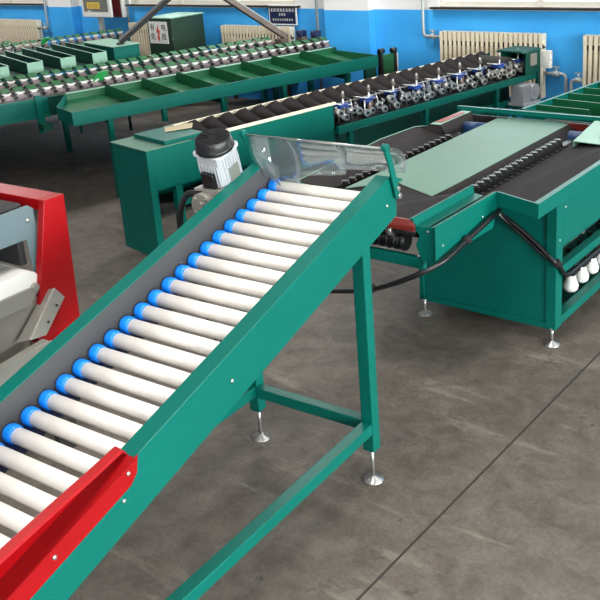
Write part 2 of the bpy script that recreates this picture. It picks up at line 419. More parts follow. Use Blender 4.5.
for x0, x1, b, sk in ((-.60, -.42, .22, .1), (-.44, -.20, .17, -.2), (-.22, .060, .125, -.1)):
    MB().grid(curl(x0, x1, b, sk), .0015).build('curtain_strip', PVC, C, label='clear plastic curtain strip')
m = MB(); m.grid([[(-.60, .150, 1.30), (-.60, .15, 1.25), (-.598, .165, 1.19)], [(-.56, .135, 1.302), (-.555, .13, 1.21), (-.55, .15, 1.15)], [(-.50, .14, 1.302), (-.49, .145, 1.18), (-.47, .16, 1.10)]], .0015)
m.build('curtain_strip', PVC, C, label='clear plastic curtain strip')
# motor
def R3(base, n, x): pass
mo_n = Vector((.10, -.30, .95)).normalized(); mo_b = Vector((-.682, .070, 1.097))
mx = Vector((1, 0, 0)); mx = (mx-mo_n*mx.dot(mo_n)).normalized(); my = mo_n.cross(mx)
rot = Matrix((mx, my, mo_n)).transposed()
def mp(x, y, z): return mo_b+mx*x+my*y+mo_n*z
m = MB()
octo = [(-.064, -.050), (-.050, -.064), (.050, -.064), (.064, -.050), (.064, .050), (.050, .064), (-.050, .064), (-.064, .050)]
m.prism([mp(a, b, 0) for a, b in octo], mo_n*.188)
for k in range(7):      # cooling fins
    q = -.045+.015*k
    for sx in (-1, 1):
        m.hexa([mp(*p) for p in ((sx*.060, q-.002, .012), (sx*.069, q-.002, .012), (sx*.069, q+.002, .012), (sx*.060, q+.002, .012), (sx*.060, q-.002, .176), (sx*.069, q-.002, .176), (sx*.069, q+.002, .145), (sx*.060, q+.002, .145))])
        m.hexa([mp(*p) for p in ((q-.002, sx*.060, .012), (q-.002, sx*.069, .012), (q+.002, sx*.069, .012), (q+.002, sx*.060, .012), (q-.002, sx*.060, .145), (q-.002, sx*.069, .145), (q+.002, sx*.069, .145), (q+.002, sx*.060, .145))])
m.prism([mp(a*1.12, b*1.12, 0) for a, b in octo], mo_n*.012); m.prism([mp(a*1.10, b*1.10, .178) for a, b in octo], mo_n*.010)
motor = m.build('motor', ALU, C, .0015, label='pale grey finned electric motor')
m = MB(); m.lathe([(.076, 0), (.078, .30), (.071, .34), (.071, .92), (.066, 1)], mp(0, 0, .188), mp(0, 0, .238), 28)
for k in range(12):
    a = k*math.pi/6; m.hexa([mp(math.cos(a+d)*r, math.sin(a+d)*r, z) for z in (.2375, .240) for d, r in ((-.1, .02), (.1, .02), (.05, .062), (-.05, .062))])
m.build('fan_cover', BLK2, motor, label='black round fan cover')
m = MB(); m.hexa([mp(*p) for p in ((-.03, -.088, .03), (.03, -.088, .03), (.03, -.066, .03), (-.03, -.066, .03), (-.03, -.088, .115), (.03, -.088, .115), (.03, -.066, .115), (-.03, -.066, .115))])
m.build('terminal_box', BLK2, motor, .003, label='black terminal box')
m = MB(); m.hexa([mp(*p) for p in ((.0695, -.03, .04), (.072, -.03, .04), (.072, .03, .04), (.0695, .03, .04), (.0695, -.03, .12), (.072, -.03, .12), (.072, .03, .12), (.0695, .03, .12))])
m.build('rating_plate', SST, motor)
m = MB(); m.box(-.745, -.615, -.045, .09, .985, 1.12); m.cyl((-.69, -.075, 1.06), (-.69, -.04, 1.06), .050, n=24); m.cyl((-.69, -.082, 1.06), (-.69, -.07, 1.06), .018, n=16)
for k in range(4):
    a = rad(45+90*k); m.cyl((-.69+.038*math.cos(a), -.080, 1.06+.038*math.sin(a)), (-.69+.038*math.cos(a), -.07, 1.06+.038*math.sin(a)), .006, n=8)
m.build('gearbox', SST, C, .006, label='silver reduction gearbox under the motor')
pts = [mp(-.01, -.082, .05), mp(-.04, -.105, .03), (-.775, -.06, 1.09), (-.80, -.08, 1.02), (-.805, -.08, .94), (-.80, -.06, .80), (-.77, -.04, .6), (-.70, -.03, .4), (-.62, -.02, .3)]
def smooth_pts(p, n=6):
    p = [Vector(q) for q in p]; p = [p[0]]+p+[p[-1]]; o = []
    for i in range(1, len(p)-2):
        for k in range(n):
            t = k/n; a, b, c, d = p[i-1:i+3]
            o.append(.5*((2*b)+(c-a)*t+(2*a-5*b+4*c-d)*t*t+(3*b-a-3*c+d)*t**3))
    return o+[p[-2]]
MB().tube(smooth_pts(pts), .013).build('power_cable', BLK2, C, label='black corrugated power cable')

# ================================================================== FEEDING TABLE
T = thing('feeding_table', 'green fruit feeding table with pale raised panel between black belts', 'machine', OT, YT)
YE = 1.62
m = MB(); m.box(-.775, -.05, .022, .028, .088, .745); m.box(-.78, 0, .012, .032, .083, .112); m.box(-.78, -.755, .012, .04, .083, .745); m.box(-.78, 0, .012, .03, .715, .748)
m.build('end_panel', G, T, .0015)
m = MB(); m.box(-.052, 0, .010, .085, .083, .748); m.build('corner_post', G, T, .002)
m = MB(); m.box(-.004, 0, .085, YE, .505, .752); m.box(-.03, 0, .085, YE, .500, .510); m.build('side_panel', G, T, .001)
m = MB(); m.box(-.045, 0, .085, YE, .355, .400); m.build('side_rail', G, T, .002)
m = MB(); m.box(-.05, 0, .085, YE, .090, .134); m.build('side_rail', G, T, .002)
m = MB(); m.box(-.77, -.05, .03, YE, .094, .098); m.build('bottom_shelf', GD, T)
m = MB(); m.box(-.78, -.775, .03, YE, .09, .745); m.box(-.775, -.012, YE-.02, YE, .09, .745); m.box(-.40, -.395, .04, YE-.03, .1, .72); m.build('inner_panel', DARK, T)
for yy in (1.25, YE-.05): MB().box(-.045, 0, yy-.02, yy+.03, .134, .5).build('corner_post', G, T, .002)
foot(T, -.022, .022, .09); foot(T, -.755, .018, .09); foot(T, -.03, YE-.05, .09); foot(T, -.745, YE-.05, .09)
# white collecting hoppers under the mid rail
def hopper(y):
    m = MB(); m.lathe([(.026, 0), (.038, .12), (.042, .35), (.030, .65), (.020, 1)], (-.080, y, .140), (-.080, y, .238), 20, mi=0)
    h = m.build('hopper', [WHT], T, label='white plastic collecting cup')
    b = MB(); b.box(-.105, -.050, y-.035, y+.035, .238, .262); b.cyl((-.09, y-.03, .25), (-.05, y-.045, .34), .014, n=8); b.cyl((-.05, y+.03, .25), (-.06, y+.02, .35), .012, n=8); b.box(-.11, -.05, y-.02, y+.03, .28, .31); b.cyl((-.13, y-.02, .30), (-.06, y-.02, .34), .012, n=8); b.cyl((-.10, y+.02, .29), (-.10, y+.02, .37), .014, n=8); b.box(-.10, -.05, y-.012, y+.012, .32, .352)
    b.build('cup_bracket', BLK2, h, .002)
for k in range(9): hopper(.385+.142*k)
m = MB(); m.box(-.20, -.10, .42, .52, .398, .43); m.cyl((-.15, .46, .43), (-.15, .46, .475), .028, n=12); m.cyl((-.12, .50, .44), (-.06, .50, .44), .016, n=10); m.cyl((-.18, .42, .42), (-.18, .56, .42), .012, n=8)
m.build('drive_unit', STL, T, .002)
# outer rims
m = MB(); m.prism([(.020, -.245, .752), (.020, YE, .752), (.020, YE, .822), (.020, -.245, .822)], (.004, 0, 0))
m.prism([(.024, -.245, .819), (.024, YE, .819), (-.008, YE, .817), (-.008, -.235, .817)], (0, 0, .004)); m.prism([(0., .085, .7485), (.024, .085, .7485), (.024, YE, .7485), (0., YE, .7485)], (0, 0, .004))
m.build('rim', G, T, .0012)
m = MB(); m.prism([(-.232, -.158, .752), (.024, -.248, .752), (.024, -.248, .822), (-.232, -.158, .822)], (.001, .004, 0))
m.prism([(-.232, -.158, .819), (.024, -.248, .819), (.010, -.225, .815), (-.226, -.140, .815)], (0, 0, .004)); m.build('rim_wing', G, T, .0012)
m = MB(); m.prism([(-.232, -.72, .663), (-.232, -.20, .652), (-.232, -.155, .735), (-.232, -.150, .745), (-.232, -.155, .822), (-.232, -.72, .822)], (.004, 0, 0))
m.prism([(-.228, -.72, .820), (-.228, -.155, .820), (-.250, -.155, .815), (-.250, -.72, .815)], (0, 0, .003))
m.build('front_side_plate', G, T, .0012)
m = MB(); m.prism([(-.245, -.705, .663), (-.232, -.705, .820), (-.345, -.705, .800), (-.315, -.705, .765), (-.338, -.705, .72), (-.310, -.705, .655)], (0, .004, 0))
m.prism([(-.232, -.70, .772), (-.232, -.18, .772), (-.285, -.18, .772), (-.285, -.70, .772)], (0, 0, -.004)); m.prism([(-.285, -.70, .768), (-.285, -.18, .768), (-.285, -.18, .802), (-.285, -.70, .802)], (-.003, 0, 0))
m.prism([(-.285, -.70, .802), (-.285, -.18, .802), (-.340, -.18, .808), (-.340, -.70, .808)], (0, 0, -.003)); m.prism([(-.332, -.70, .80), (-.332, -.18, .80), (-.340, -.18, .843), (-.340, -.72, .843)], (-.004, 0, 0))
m.prism([(-.338, -.72, .843), (-.338, -.18, .843), (-.358, -.18, .838), (-.358, -.72, .838)], (0, 0, .004))
m.build('belt_guide', G, T, .001)
m = MB(); m.prism([(-.70, -.705, .655), (-.675, -.705, .72), (-.70, -.705, .765), (-.67, -.705, .80), (-.78, -.705, .82), (-.78, -.705, .66)], (0, .004, 0)); m.prism([(-.784, -.72, .66), (-.784, .01, .65), (-.784, .01, .745), (-.784, -.155, .822), (-.784, -.72, .822)], (.004, 0, 0))
m.build('front_side_plate', G, T, .0012)
m = MB(); m.box(-.78, -.305, -.70, -.67, .607, .657); m.build('cross_member', G, T, .002)
m = MB(); m.prism([(-.66, -.715, .835), (-.36, -.715, .835), (-.325, -.735, .815), (-.325, -.735, .790), (-.66, -.735, .790), (-.68, -.735, .80)], (0, .012, 0))
m.build('nose_plate', MAR, T, .002, label='dark red nose plate across the belt end')
# black belts and boards
m = MB(); m.prism([(-.66, -.715, .828), (-.36, -.715, .828), (-.36, -.18, .805), (-.42, -.13, .790), (-.50, -.28, .797), (-.785, -.16, .797), (-.95, -.33, .79), (-.95, -.715, .80)], (0, 0, -.006))
m.build('belt', BLK, T)
m = MB()
m.prism([(-.385, -.13, .752), (-.232, -.150, .790), (.012, -.236, .812), (.012, YE, .812), (-.385, YE, .752)], (0, 0, -.005))
m.build('side_board', BLK, T, label='sloping black rubber board along the right side')
m = MB(); m.prism([(-.500, -.285, .797), (-.425, -.10, .752), (-.425, 1.3, .752), (-.500, 1.35, .797)], (0, 0, -.005)); m.build('side_board', BLK, T)
m = MB(); m.prism([(-.975, -.285, .797), (-1.03, -.10, .752), (-1.03, 1.3, .752), (-.975, 1.35, .797)], (0, 0, -.005)); m.build('side_board', BLK, T)
m = MB(); m.prism([(-1.07, -.30, .752), (-1.27, -.36, .80), (-1.315, .10, .80), (-1.365, .55, .80), (-1.345, .91, .80), (-1.19, 1.02, .80), (-1.10, 1.02, .752), (-1.07, 1.02, .752)], (0, 0, -.005)); m.build('side_board', BLK, T, label='sloping black rubber board along the left side')
m = MB()
le = [(-1.27, -.36), (-1.315, .10), (-1.365, .55), (-1.345, .91), (-1.19, 1.02)]
for (xa, ya), (xb, yb) in zip(le, le[1:]): m.bar((xa-.002, ya, .785), (xb-.002, yb, .785), .003, .036)
m.build('rim', PALW, T)
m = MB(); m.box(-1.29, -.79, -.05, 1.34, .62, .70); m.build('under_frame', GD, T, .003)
for x, y in ((-1.26, 1.30), (-.82, 1.30)):
    l = MB().box(x-.025, x+.025, y-.025, y+.025, .09, .60).build('leg', G, T, .003); foot(l, x, y, .095)
# centre panel
m = MB(); m.prism([(-.500, -.29, .800), (-.500, 1.345, .800), (-.975, 1.345, .800), (-.965, -.36, .800), (-.79, -.165, .800)], (0, 0, -.004))
m.build('centre_panel', PAL, T, label='smooth pale green raised panel')
m = MB()
for x0, x1 in ((-.52, -.505), (-.97, -.955)): m.box(x0, x1, -.1, 1.3, .70, .79)
m.build('panel_support', GD, T)
# cleated chains
cl = MB(); cl.prism([(-.026, .004, .0), (-.004, -.020, .0), (.024, -.006, .0), (.004, .020, .0)], (-.003, 0, .030)); cl.prism([(-.020, .003, .030), (-.004, -.014, .030), (.018, -.005, .030), (.002, .014, .030)], (-.002, 0, .007)); cl.box(.026, .040, -.012, .014, -.004, .010, mi=1)
cme = cl.mesh('cleat', [mat('black_cleat_rubber', (.008, .008, .008), .38), BLK])
for xc, flip in ((-.405, 0), (-1.05, math.pi)):
    ch = MB().box(xc-.022, xc+.022, -.12, 1.32, .725, .752).build('cleated_chain', BLK2, T)
    for k in range(18):
        y = -.10+.062*k
        if xc < -1: y -= .15
        o = bpy.data.objects.new('cleat', cme); COL.objects.link(o); o.parent = ch; o.location = (xc, y, .752); o.rotation_euler = (0, 0, flip); o.scale = (1.3, 1.2, 1.25)
# end drums, covers, cross bar
for xc in (-.36, -1.07):
    m = MB(); m.cyl((xc-.08, 1.20, .735), (xc+.08, 1.20, .735), .055, n=28); m.build('drum', MBLU, T, label='blue drum at the end of the chain')
    m = MB(); m.box(xc-.16, xc+.16, 1.32, 1.33, .74, .805); m.build('back_plate', MAR if xc > -.5 else BLK, T)
m = MB(); m.prism([(-.315, .95, .795), (-.02, .90, .800), (-.02, 1.33, .828), (-.34, 1.33, .828)], (0, 0, .004)); m.prism([(-.315, .95, .799), (-.34, 1.33, .832), (-.34, 1.33, .74), (-.315, .95, .765)], (.004, 0, 0))
m.build('chain_cover', PALW, T, label='pale green cover plate')
m = MB(); m.prism([(-.19, 1.02, .810), (-.03, .99, .812), (-.03, 1.30, .834), (-.21, 1.30, .834)], (0, 0, .003)); m.build('cover_lid', G, T)
m = MB(); m.prism([(-1.175, .93, .820), (-1.175, 1.33, .822), (-1.24, 1.33, .822), (-1.245, .93, .820)], (0, 0, .004)); m.prism([(-1.172, .93, .822), (-1.172, 1.33, .824), (-1.14, 1.33, .745), (-1.12, .93, .745)], (-.004, 0, 0), mi=1); m.prism([(-1.172, .93, .822), (-1.12, .93, .745), (-1.33, .90, .77), (-1.245, .93, .822)], (0, .004, 0), mi=1)
m.build('chain_cover', [PALW, BLK], T)
m = MB(); m.prism([(-1.19, .98, .826), (-1.185, 1.27, .828), (-1.225, 1.27, .828), (-1.24, .98, .826)], (0, 0, .002)); m.build('cover_label', RED, T, label='red sheet lying on the left cover')
m = MB(); m.box(-1.30, .02, 1.365, 1.395, .812, .845); m.box(-1.29, .02, 1.358, 1.366, .820, .832); m.box(-1.28, .02, 1.33, 1.365, .795, .800); m.build('cross_bar', G, T, .003)
for x in (-1.28, .0): MB().box(x-.015, x+.015, 1.365, 1.395, .70, .812).build('bar_support', G, T, .002)
for p in ((-.235, .012, .0),): pass
for p, a in (((-.320, .012, .649), (0, -1, 0)), ((0, .11, .70), (1, 0, 0)), ((0, .045, .55), (1, 0, 0)), ((-.228, -.66, .72), (1, 0, 0)), ((-.228, -.30, .74), (1, 0, 0)), ((-.275, -.705, .79), (0, -1, 0)), ((-.325, -.705, .67), (0, -1, 0))): bolt(T, p, a)
# drive roller and small motor under the belt end
m = MB(); m.cyl((-.67, -.66, .765), (-.345, -.66, .765), .028, n=20); m.cyl((-.62, -.64, .70), (-.42, -.64, .70), .036, n=20)
for k in range(5): m.cyl((-.60+.04*k, -.64, .70), (-.585+.04*k, -.64, .70), .044, n=20)
d = m.build('drive_roller', BLK2, T)
MB().cyl((-.665, -.64, .70), (-.62, -.64, .70), .030, n=20).build('shaft_collar', STL, d); MB().cyl((-.50, -.668, .755), (-.47, -.668, .755), .03, n=16).build('shaft_collar', STL, d)

# black hose hanging from the table, running under the conveyor
H = thing('hose', 'black corrugated hose looping from the feeding table front to behind the conveyor', 'hose', OT, YT)
hp = smooth_pts([(-1.50, -.70, .30), (-1.05, -.78, .40), (-.756, -.80, .449), (-.515, -.80, .51), (-.31, -.80, .605), (-.205, -.70, .665), (-.205, -.49, .692), (-.205, -.24, .728), (-.235, -.12, .715), (-.29, -.03, .672), (-.24, -.008, .632), (-.16, -.004, .580), (-.075, -.004, .515), (-.02, -.008, .47), (.014, .015, .43), (.013, .11, .348), (.010, .30, .336), (.008, .70, .334), (.006, 1.2, .33)], 8)
MB().tube(hp, .0115).build('hose_run', BLK2, H)
hp2 = smooth_pts([(-.29, -.03, .665), (-.235, -.004, .605), (-.155, -.003, .548), (-.075, -.003, .488), (.0, -.008, .45), (.012, .03, .43), (-.03, .12, .38)], 8)
MB().tube(hp2, .008).build('hose_run', BLK2, H)
for p in ((-.205, -.49, .692), (-.515, -.80, .51), (.008, .005, .445)):
    MB().cyl((p[0]-.013, p[1]-.008, p[2]-.01), (p[0]+.013, p[1]+.008, p[2]+.01), .018, n=10).build('tape_wrap', BLK, H)

# ================================================================== CUP SORTING LINE WITH BLACK FLAPS (behind the conveyor)
M_ = thing('sorting_line', 'green sorting line with black flaps and steel-and-blue mechanisms along its rail', 'machine', OM, YM)
m = MB(); m.box(.05, .40, .002, .006, .05, .725); m.box(0, .05, 0, .03, .03, .765); m.box(.38, .43, 0, .05, .03, .765); m.box(.05, .38, 0, .01, .725, .765); m.box(.05, .38, 0, .01, .03, .06)
m.build('end_panel', G, M_, .002)
m = MB(); m.box(-.01, .435, -.008, .34, .765, .772); m.build('top_panel', PAL, M_, .002, label='pale green cabinet top')
m = MB(); m.box(.04, .42, .15, .46, .772, .80); m.build('raised_lid', G, M_, .004)
m = MB(); m.prism([(.10, .36, .803), (.20, .30, .803), (.27, .47, .806), (.16, .55, .806)], (0, 0, .006)); m.build('card', CARD, M_, label='small piece of tan card')
m = MB(); m.box(0, .006, .03, 4.1, .30, .765); m.build('side_panel', G, M_)
m = MB(); m.box(.424, .43, .05, 1.63, .495, .77); m.box(.40, .43, .05, 1.63, .49, .50); m.box(.38, .43, .19, .24, .03, .5); m.box(.38, .43, 1.58, 1.63, .03, .5); m.build('side_panel', G, M_, .001)
m = MB(); m.box(.39, .43, .24, 1.58, .345, .38); m.build('side_rail', G, M_, .002)
m = MB(); m.box(-.055, -.03, .45, 4.0, .740, .778); m.build('edge_rail', CREAM, M_, .002, label='cream edge rail')
m = MB(); m.box(.405, .432, .45, 1.66, .760, .778); m.build('edge_rail', CREAM, M_, .002, label='cream edge rail')
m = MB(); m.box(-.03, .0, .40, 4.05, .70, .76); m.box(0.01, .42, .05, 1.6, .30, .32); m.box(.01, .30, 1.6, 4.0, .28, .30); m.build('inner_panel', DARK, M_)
m = MB(); m.box(.28, .30, 1.66, 4.0, .06, .50); m.build('lower_panel', GD, M_)  # shadow below the rail put into its darker green
# trough floor and flaps
m = MB(); m.box(0, .40, .45, 1.66, .66, .67); m.box(0, .26, 1.66, 3.9, .64, .65); m.build('trough', BRN, M_)
fl = MB(); fl.grid([[(-.03, 0, .0), (.09, .02, -.045), (.21, .05, -.075)], [(-.02, .06, .035), (.10, .09, -.025), (.225, .12, -.070)], [(.0, .10, .045), (.12, .13, -.03), (.23, .165, -.072)]], .005)
fme = fl.mesh('flap', BLK)
for k in range(23):
    o = bpy.data.objects.new('flap', fme); COL.objects.link(o); o.parent = M_; o.location = (.02 if k > 7 else .05, .55+.150*k, .755)
# near rail
m = MB(); m.box(.445, .475, 1.63, 4.20, .545, .600); m.box(.40, .475, 1.63, 4.20, .545, .552); m.build('near_rail', G, M_, .002)
for y in (1.78, 2.66, 3.62): MB().box(.42, .455, y-.02, y+.02, 0, .545).build('leg', G, M_, .002)
for y in (2.0, 3.9): MB().box(-.0, .035, y-.02, y+.02, 0, .30).build('leg', G, M_, .002)
m = MB(); m.box(.35, .39, 2.9, 4.0, .33, .38); m.build('lower_rail', G, M_, .002)
# mechanisms
def mech_mesh(sd):
    r = random.Random(sd); m = MB()
    m.box(-.05, .07, -.082, .082, -.045, -.034, 3)
    m.cyl((-.01, 0, -.03), (-.01, 0, .125), .006, n=8, mi=0); m.cyl((-.01, 0, .085), (-.01, 0, .112), .010, n=8, mi=2)
    m.box(-.045, .02, -.040, .030, .038, .056, 1); m.cyl((-.01, 0, .020), (-.01, 0, .046), .028, n=14, mi=1)
    for y in (-.066, -.028, .022, .062):
        z = r.uniform(-.02, .03); m.cyl((.03, y, z), (.062, y, z), r.uniform(.014, .022), n=12, mi=0); m.cyl((.062, y, z), (.068, y, z), .009, n=8, mi=3)
        m.cyl((.02, y+.012, -.035), (.02, y+.012, r.uniform(.02, .06)), .005, n=8, mi=0)
    for k in range(9):
        y = -.075+.018*k; x = r.uniform(.0, .055); z = r.uniform(-.03, .035)
        m.box(x, x+r.uniform(.008, .02), y-r.uniform(.004, .010), y+r.uniform(.004, .010), z, z+r.uniform(.012, .035), r.choice([0, 0, 3, 3, 0, 2]))
    m.cyl((-.05, -.08, .07), (.03, .03, .045), .004, n=8, mi=0); m.cyl((-.05, .08, .06), (.05, .02, .03), .004, n=8, mi=0)
    m.box(-.06, -.045, -.08, .08, -.02, .05, 3)
    return m.mesh('mechanism', [STL, MECB, BRN, BLK2, WHT])
MECB = mat('navy_blue_block', (.012, .045, .24), .4)
mmes = [mech_mesh(i) for i in range(4)]
for k in range(9):
    o = bpy.data.objects.new('mechanism', mmes[k % 4]); COL.objects.link(o); o.parent = M_
    o.location = (.37, 1.80+.282*k, .655); o.scale = (1.15, 1.55, 1.40)
m = MB(); m.cyl((.25, 1.66, .715), (.25, 4.0, .715), .0035, n=8); m.build('guide_wire', STL, M_)
# end housing and gear motor
m = MB(); m.box(.47, .49, 4.00, 4.22, .60, .81); m.box(.20, .49, 4.20, 4.22, .60, .81); m.box(.20, .215, 4.00, 4.22, .60, .81)
m.prism([(.18, 3.94, .808), (.21, 3.94, .826), (.47, 3.94, .826), (.50, 3.94, .808)], (0, .29, 0)); m.box(.46, .49, 4.18, 4.22, 0, .62); m.box(.20, .23, 4.18, 4.22, 0, .62)
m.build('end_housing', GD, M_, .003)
m = MB(); m.cyl((.05, 3.90, .70), (.36, 3.90, .70), .075, n=20); m.build('end_sprocket', DARK, M_)
m = MB(); m.box(.495, .60, 4.21, 4.25, .64, .80); m.build('control_box', WHT, M_, .003, label='white control box')
MB().box(.491, .500, 4.05, 4.15, .68, .79).build('cover_plate', SST, M_)
for z in (.67, .72, .78): bolt(M_, (.60, 4.23, z), (1, 0, 0), .012)
m = MB(); m.box(.42, .56, 3.86, 3.98, .37, .53)
for k in range(6): m.box(.415, .565, 3.865+.02*k, 3.870+.02*k, .365, .535)
m.cyl((.56, 4.04, .45), (.44, 4.04, .45), .075, n=20); m.cyl((.57, 4.04, .45), (.56, 4.04, .45), .03, n=16); m.box(.40, .58, 3.84, 4.10, .345, .37)
m.build('gear_motor', ALU, M_, .003, label='silver gear motor on a bracket')
MB().box(.30, .58, 3.82, 4.12, .33, .345).build('motor_shelf', GD, M_)

# ================================================================== COLLECTING TRAY TABLE
P = thing('tray_table', 'long green collecting tray divided into compartments on square legs', 'table', OM, YP)
m = MB()
m.prism([(-1.205, .21, .665), (-1.205, 3.37, .665), (-1.205, 3.37, .776), (-1.205, .21, .776)], (.005, 0, 0))
m.prism([(-1.200, .21, .772), (-1.200, 3.37, .772), (-1.222, 3.37, .772), (-1.222, .22, .772)], (0, 0, .004)); m.prism([(-1.200, .21, .665), (-1.200, 3.37, .665), (-1.23, 3.37, .665), (-1.23, .21, .665)], (0, 0, .003))
m.build('front_board', G, P, .001)
m = MB(); m.prism([(-1.203, .212, .665), (-1.56, .225, .665), (-1.56, .225, .776), (-1.203, .212, .776)], (0, .005, 0)); m.prism([(-1.56, .225, .665), (-1.96, .47, .665), (-1.96, .47, .80), (-1.56, .225, .776)], (0, .005, 0)); m.build('end_board', G, P, .001)
m = MB(); m.prism([(-1.93, .46, .70), (-1.93, 3.37, .70), (-1.93, 3.37, .800), (-1.93, .46, .800)], (-.004, 0, 0)); m.build('back_board', GF, P)
m = MB(); m.prism([(-1.92, .46, .801), (-1.92, 3.37, .801), (-1.965, 3.37, .801), (-1.965, .46, .801)], (0, 0, .004)); m.build('back_lip', PALW, P)
m = MB(); m.prism([(-1.205, .22, .672), (-1.205, 3.36, .672), (-1.93, 3.36, .745), (-1.93, .47, .745), (-1.56, .24, .70)], (0, 0, -.004)); m.build('tray_floor', GF, P)
m = MB(); m.prism([(-1.945, .50, .790), (-1.945, 3.37, .790), (-2.20, 3.37, .755), (-2.20, .50, .755)], (0, 0, -.004)); m.build('apron', GF, P)
m = MB(); m.box(-1.93, -1.205, 3.365, 3.372, .665, .78); m.build('end_board', GF, P, .001)
for k in range(8):
    y = .835+.355*k
    if y > 3.3: break
    d = MB(); d.prism([(-1.208, y-.0, .668), (-1.208, y-.0, .773), (-1.26, y, .778), (-1.90, y-.02, .835), (-1.93, y-.02, .80), (-1.93, y-.02, .74)], (0, .004, 0)); d.build('divider', GF, P, .0008)
for x, y in ((-1.235, .53), (-1.235, 1.60), (-1.235, 2.25), (-1.235, 3.0)):
    MB().box(x-.022, x+.022, y-.022, y+.022, 0, .665).build('leg', G, P, .002)
MB().box(-1.26, -1.22, 3.22, 3.36, .40, .665).build('end_bracket', GD, P, .002)
MB().box(-1.255, -1.215, 1.00, 1.04, .55, .665).build('bracket', G, P, .002)
for x, y in ((-1.90, 2.6),): MB().box(x-.022, x+.022, y-.022, y+.022, 0, .70).build('leg', G, P, .002)
m = MB(); m.box(-1.92, -1.21, 2.98, 3.02, .60, .66); m.box(-1.92, -1.21, 1.60, 1.64, .60, .66); m.build('cross_beam', GD, P, .002)

# ================================================================== CUP CARRIER LINES
def cup_mesh(sd):
    r = random.Random(sd); m = MB(); j = lambda a: r.uniform(-a, a)
    # two tilted green leaves forming a shallow roof
    m.prism([(-.075, -.045+j(.004), .028+j(.006)), (.0, -.050, .060+j(.006)), (.0, .030, .060), (-.075, .038, .030)], (.002, 0, .004), mi=0)
    m.prism([(.0, -.048, .060), (.070, -.035+j(.01), .034+j(.008)), (.066, .035, .036), (.0, .032, .060)], (-.002, 0, .004), mi=0)
    # white clip with two arms
    m.box(.064, .078, -.024, .024, .008, .028+j(.004), mi=1); m.box(.066, .082, -.040, -.022, .020, .030, mi=1); m.box(.066, .082, .022, .038, .018, .028, mi=1)
    m.box(-.02, .066, -.012, .012, .006, .020, mi=1)
    # metal foot, pin and roller
    m.box(.052, .070, -.034, .034, -.040, .006, mi=2); m.box(.060, .074, -.050, -.036, -.036, -.006, mi=3); m.box(.060, .076, .036, .048, -.040, -.010, mi=2); m.cyl((.050, -.034, -.020), (.080, -.034, -.020), .014, n=8, mi=3); m.cyl((.050, .030, -.028), (.082, .030, -.028), .010, n=8, mi=2)
    m.cyl((.06, 0, -.045), (.06, 0, .01), .008, n=8, mi=4)
    return m.mesh('cup_carrier', [CUPG, WHT, PINK, BLK2, STL])
cms = [cup_mesh(i) for i in range(5)]
def cup_row(parent, x, y0, n, z, pitch=.1165, x1=None):
    for k in range(n):
        o = bpy.data.objects.new('cup_carrier', cms[(k*3+int(abs(x)*7)) % 5]); COL.objects.link(o); o.parent = parent
        f = k/max(1, n-1); o.location = (x+((x1-x)*f if x1 is not None else 0), y0+pitch*k, z); o.rotation_euler = (0, 0, random.uniform(-.12, .12))
L1 = thing('cup_sorting_line', 'double row cup sorting line directly behind the long green tray', 'machine', OM, YP)
m = MB(); m.box(-2.16, -2.12, -3.0, .36, .60, .770); m.box(-2.12, -2.10, -3.0, .36, .745, .760); m.box(-2.12, -2.10, -3.0, .36, .60, .615); m.build('side_panel', G, L1, .002)
m = MB(); m.box(-2.30, -2.24, -3.0, 3.66, .58, .745); m.box(-2.9, -2.30, 3.45, 3.48, .58, .70); m.box(-3.4, -2.9, 3.45, 3.48, .58, .745); m.box(-3.4, -3.36, -3.0, 3.45, .58, .76); m.build('frame_beam', GD, L1, .002)
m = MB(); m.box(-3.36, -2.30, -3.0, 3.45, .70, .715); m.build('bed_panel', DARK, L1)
m = MB(); m.box(-2.125, -2.09, .24, .30, .47, .80); m.build('end_post', G, L1, .002); MB().box(-2.125, -2.0, .24, .33, .50, .56).build('end_post', GD, L1, .002)
cup_row(L1, -2.38, -1.55, 45, .795); cup_row(L1, -3.05, -1.30, 40, .80, x1=-3.0)
for x, y in ((-3.18, .87), (-2.27, -2.2), (-3.2, -2.2), (-2.27, 3.3), (-3.2, 3.3)):
    MB().box(x-.025, x+.025, y-.025, y+.025, 0, .60).build('leg', G, L1, .002)
m = MB(); m.box(-3.36, -2.80, 3.36, 3.47, .715, .758); m.box(-2.80, -2.44, 3.46, 3.66, .70, .80); m.build('end_drive', DARK, L1)
m = MB(); m.prism([(-2.30, .86, .80), (-2.28, .92, .88), (-2.30, 1.03, .885), (-2.33, 1.0, .80)], (-.06, .02, 0)); m.build('plastic_leaf', LEAF, L1, .003, label='bright green plastic wedge standing on the carriers')

# blue motors at the far end of the line
for i, (x, y) in enumerate(((-2.72, 3.55), (-2.52, 3.60))):
    t = thing('drive_motor', ('left' if i == 0 else 'right')+' of two small navy motors at the far end of the cup line', 'motor', OM, YP, 'navy drive motors')
    m = MB(); m.box(x-.048, x+.048, y-.04, y+.04, .845, .915); m.cyl((x, y-.055, .88), (x, y+.05, .88), .034, n=16)
    m.build('motor_body', NAV, t, .006)
    m = MB(); m.box(x-.06, x+.06, y-.04, y+.04, .801, .846); m.build('mount', BRN, t, .004)

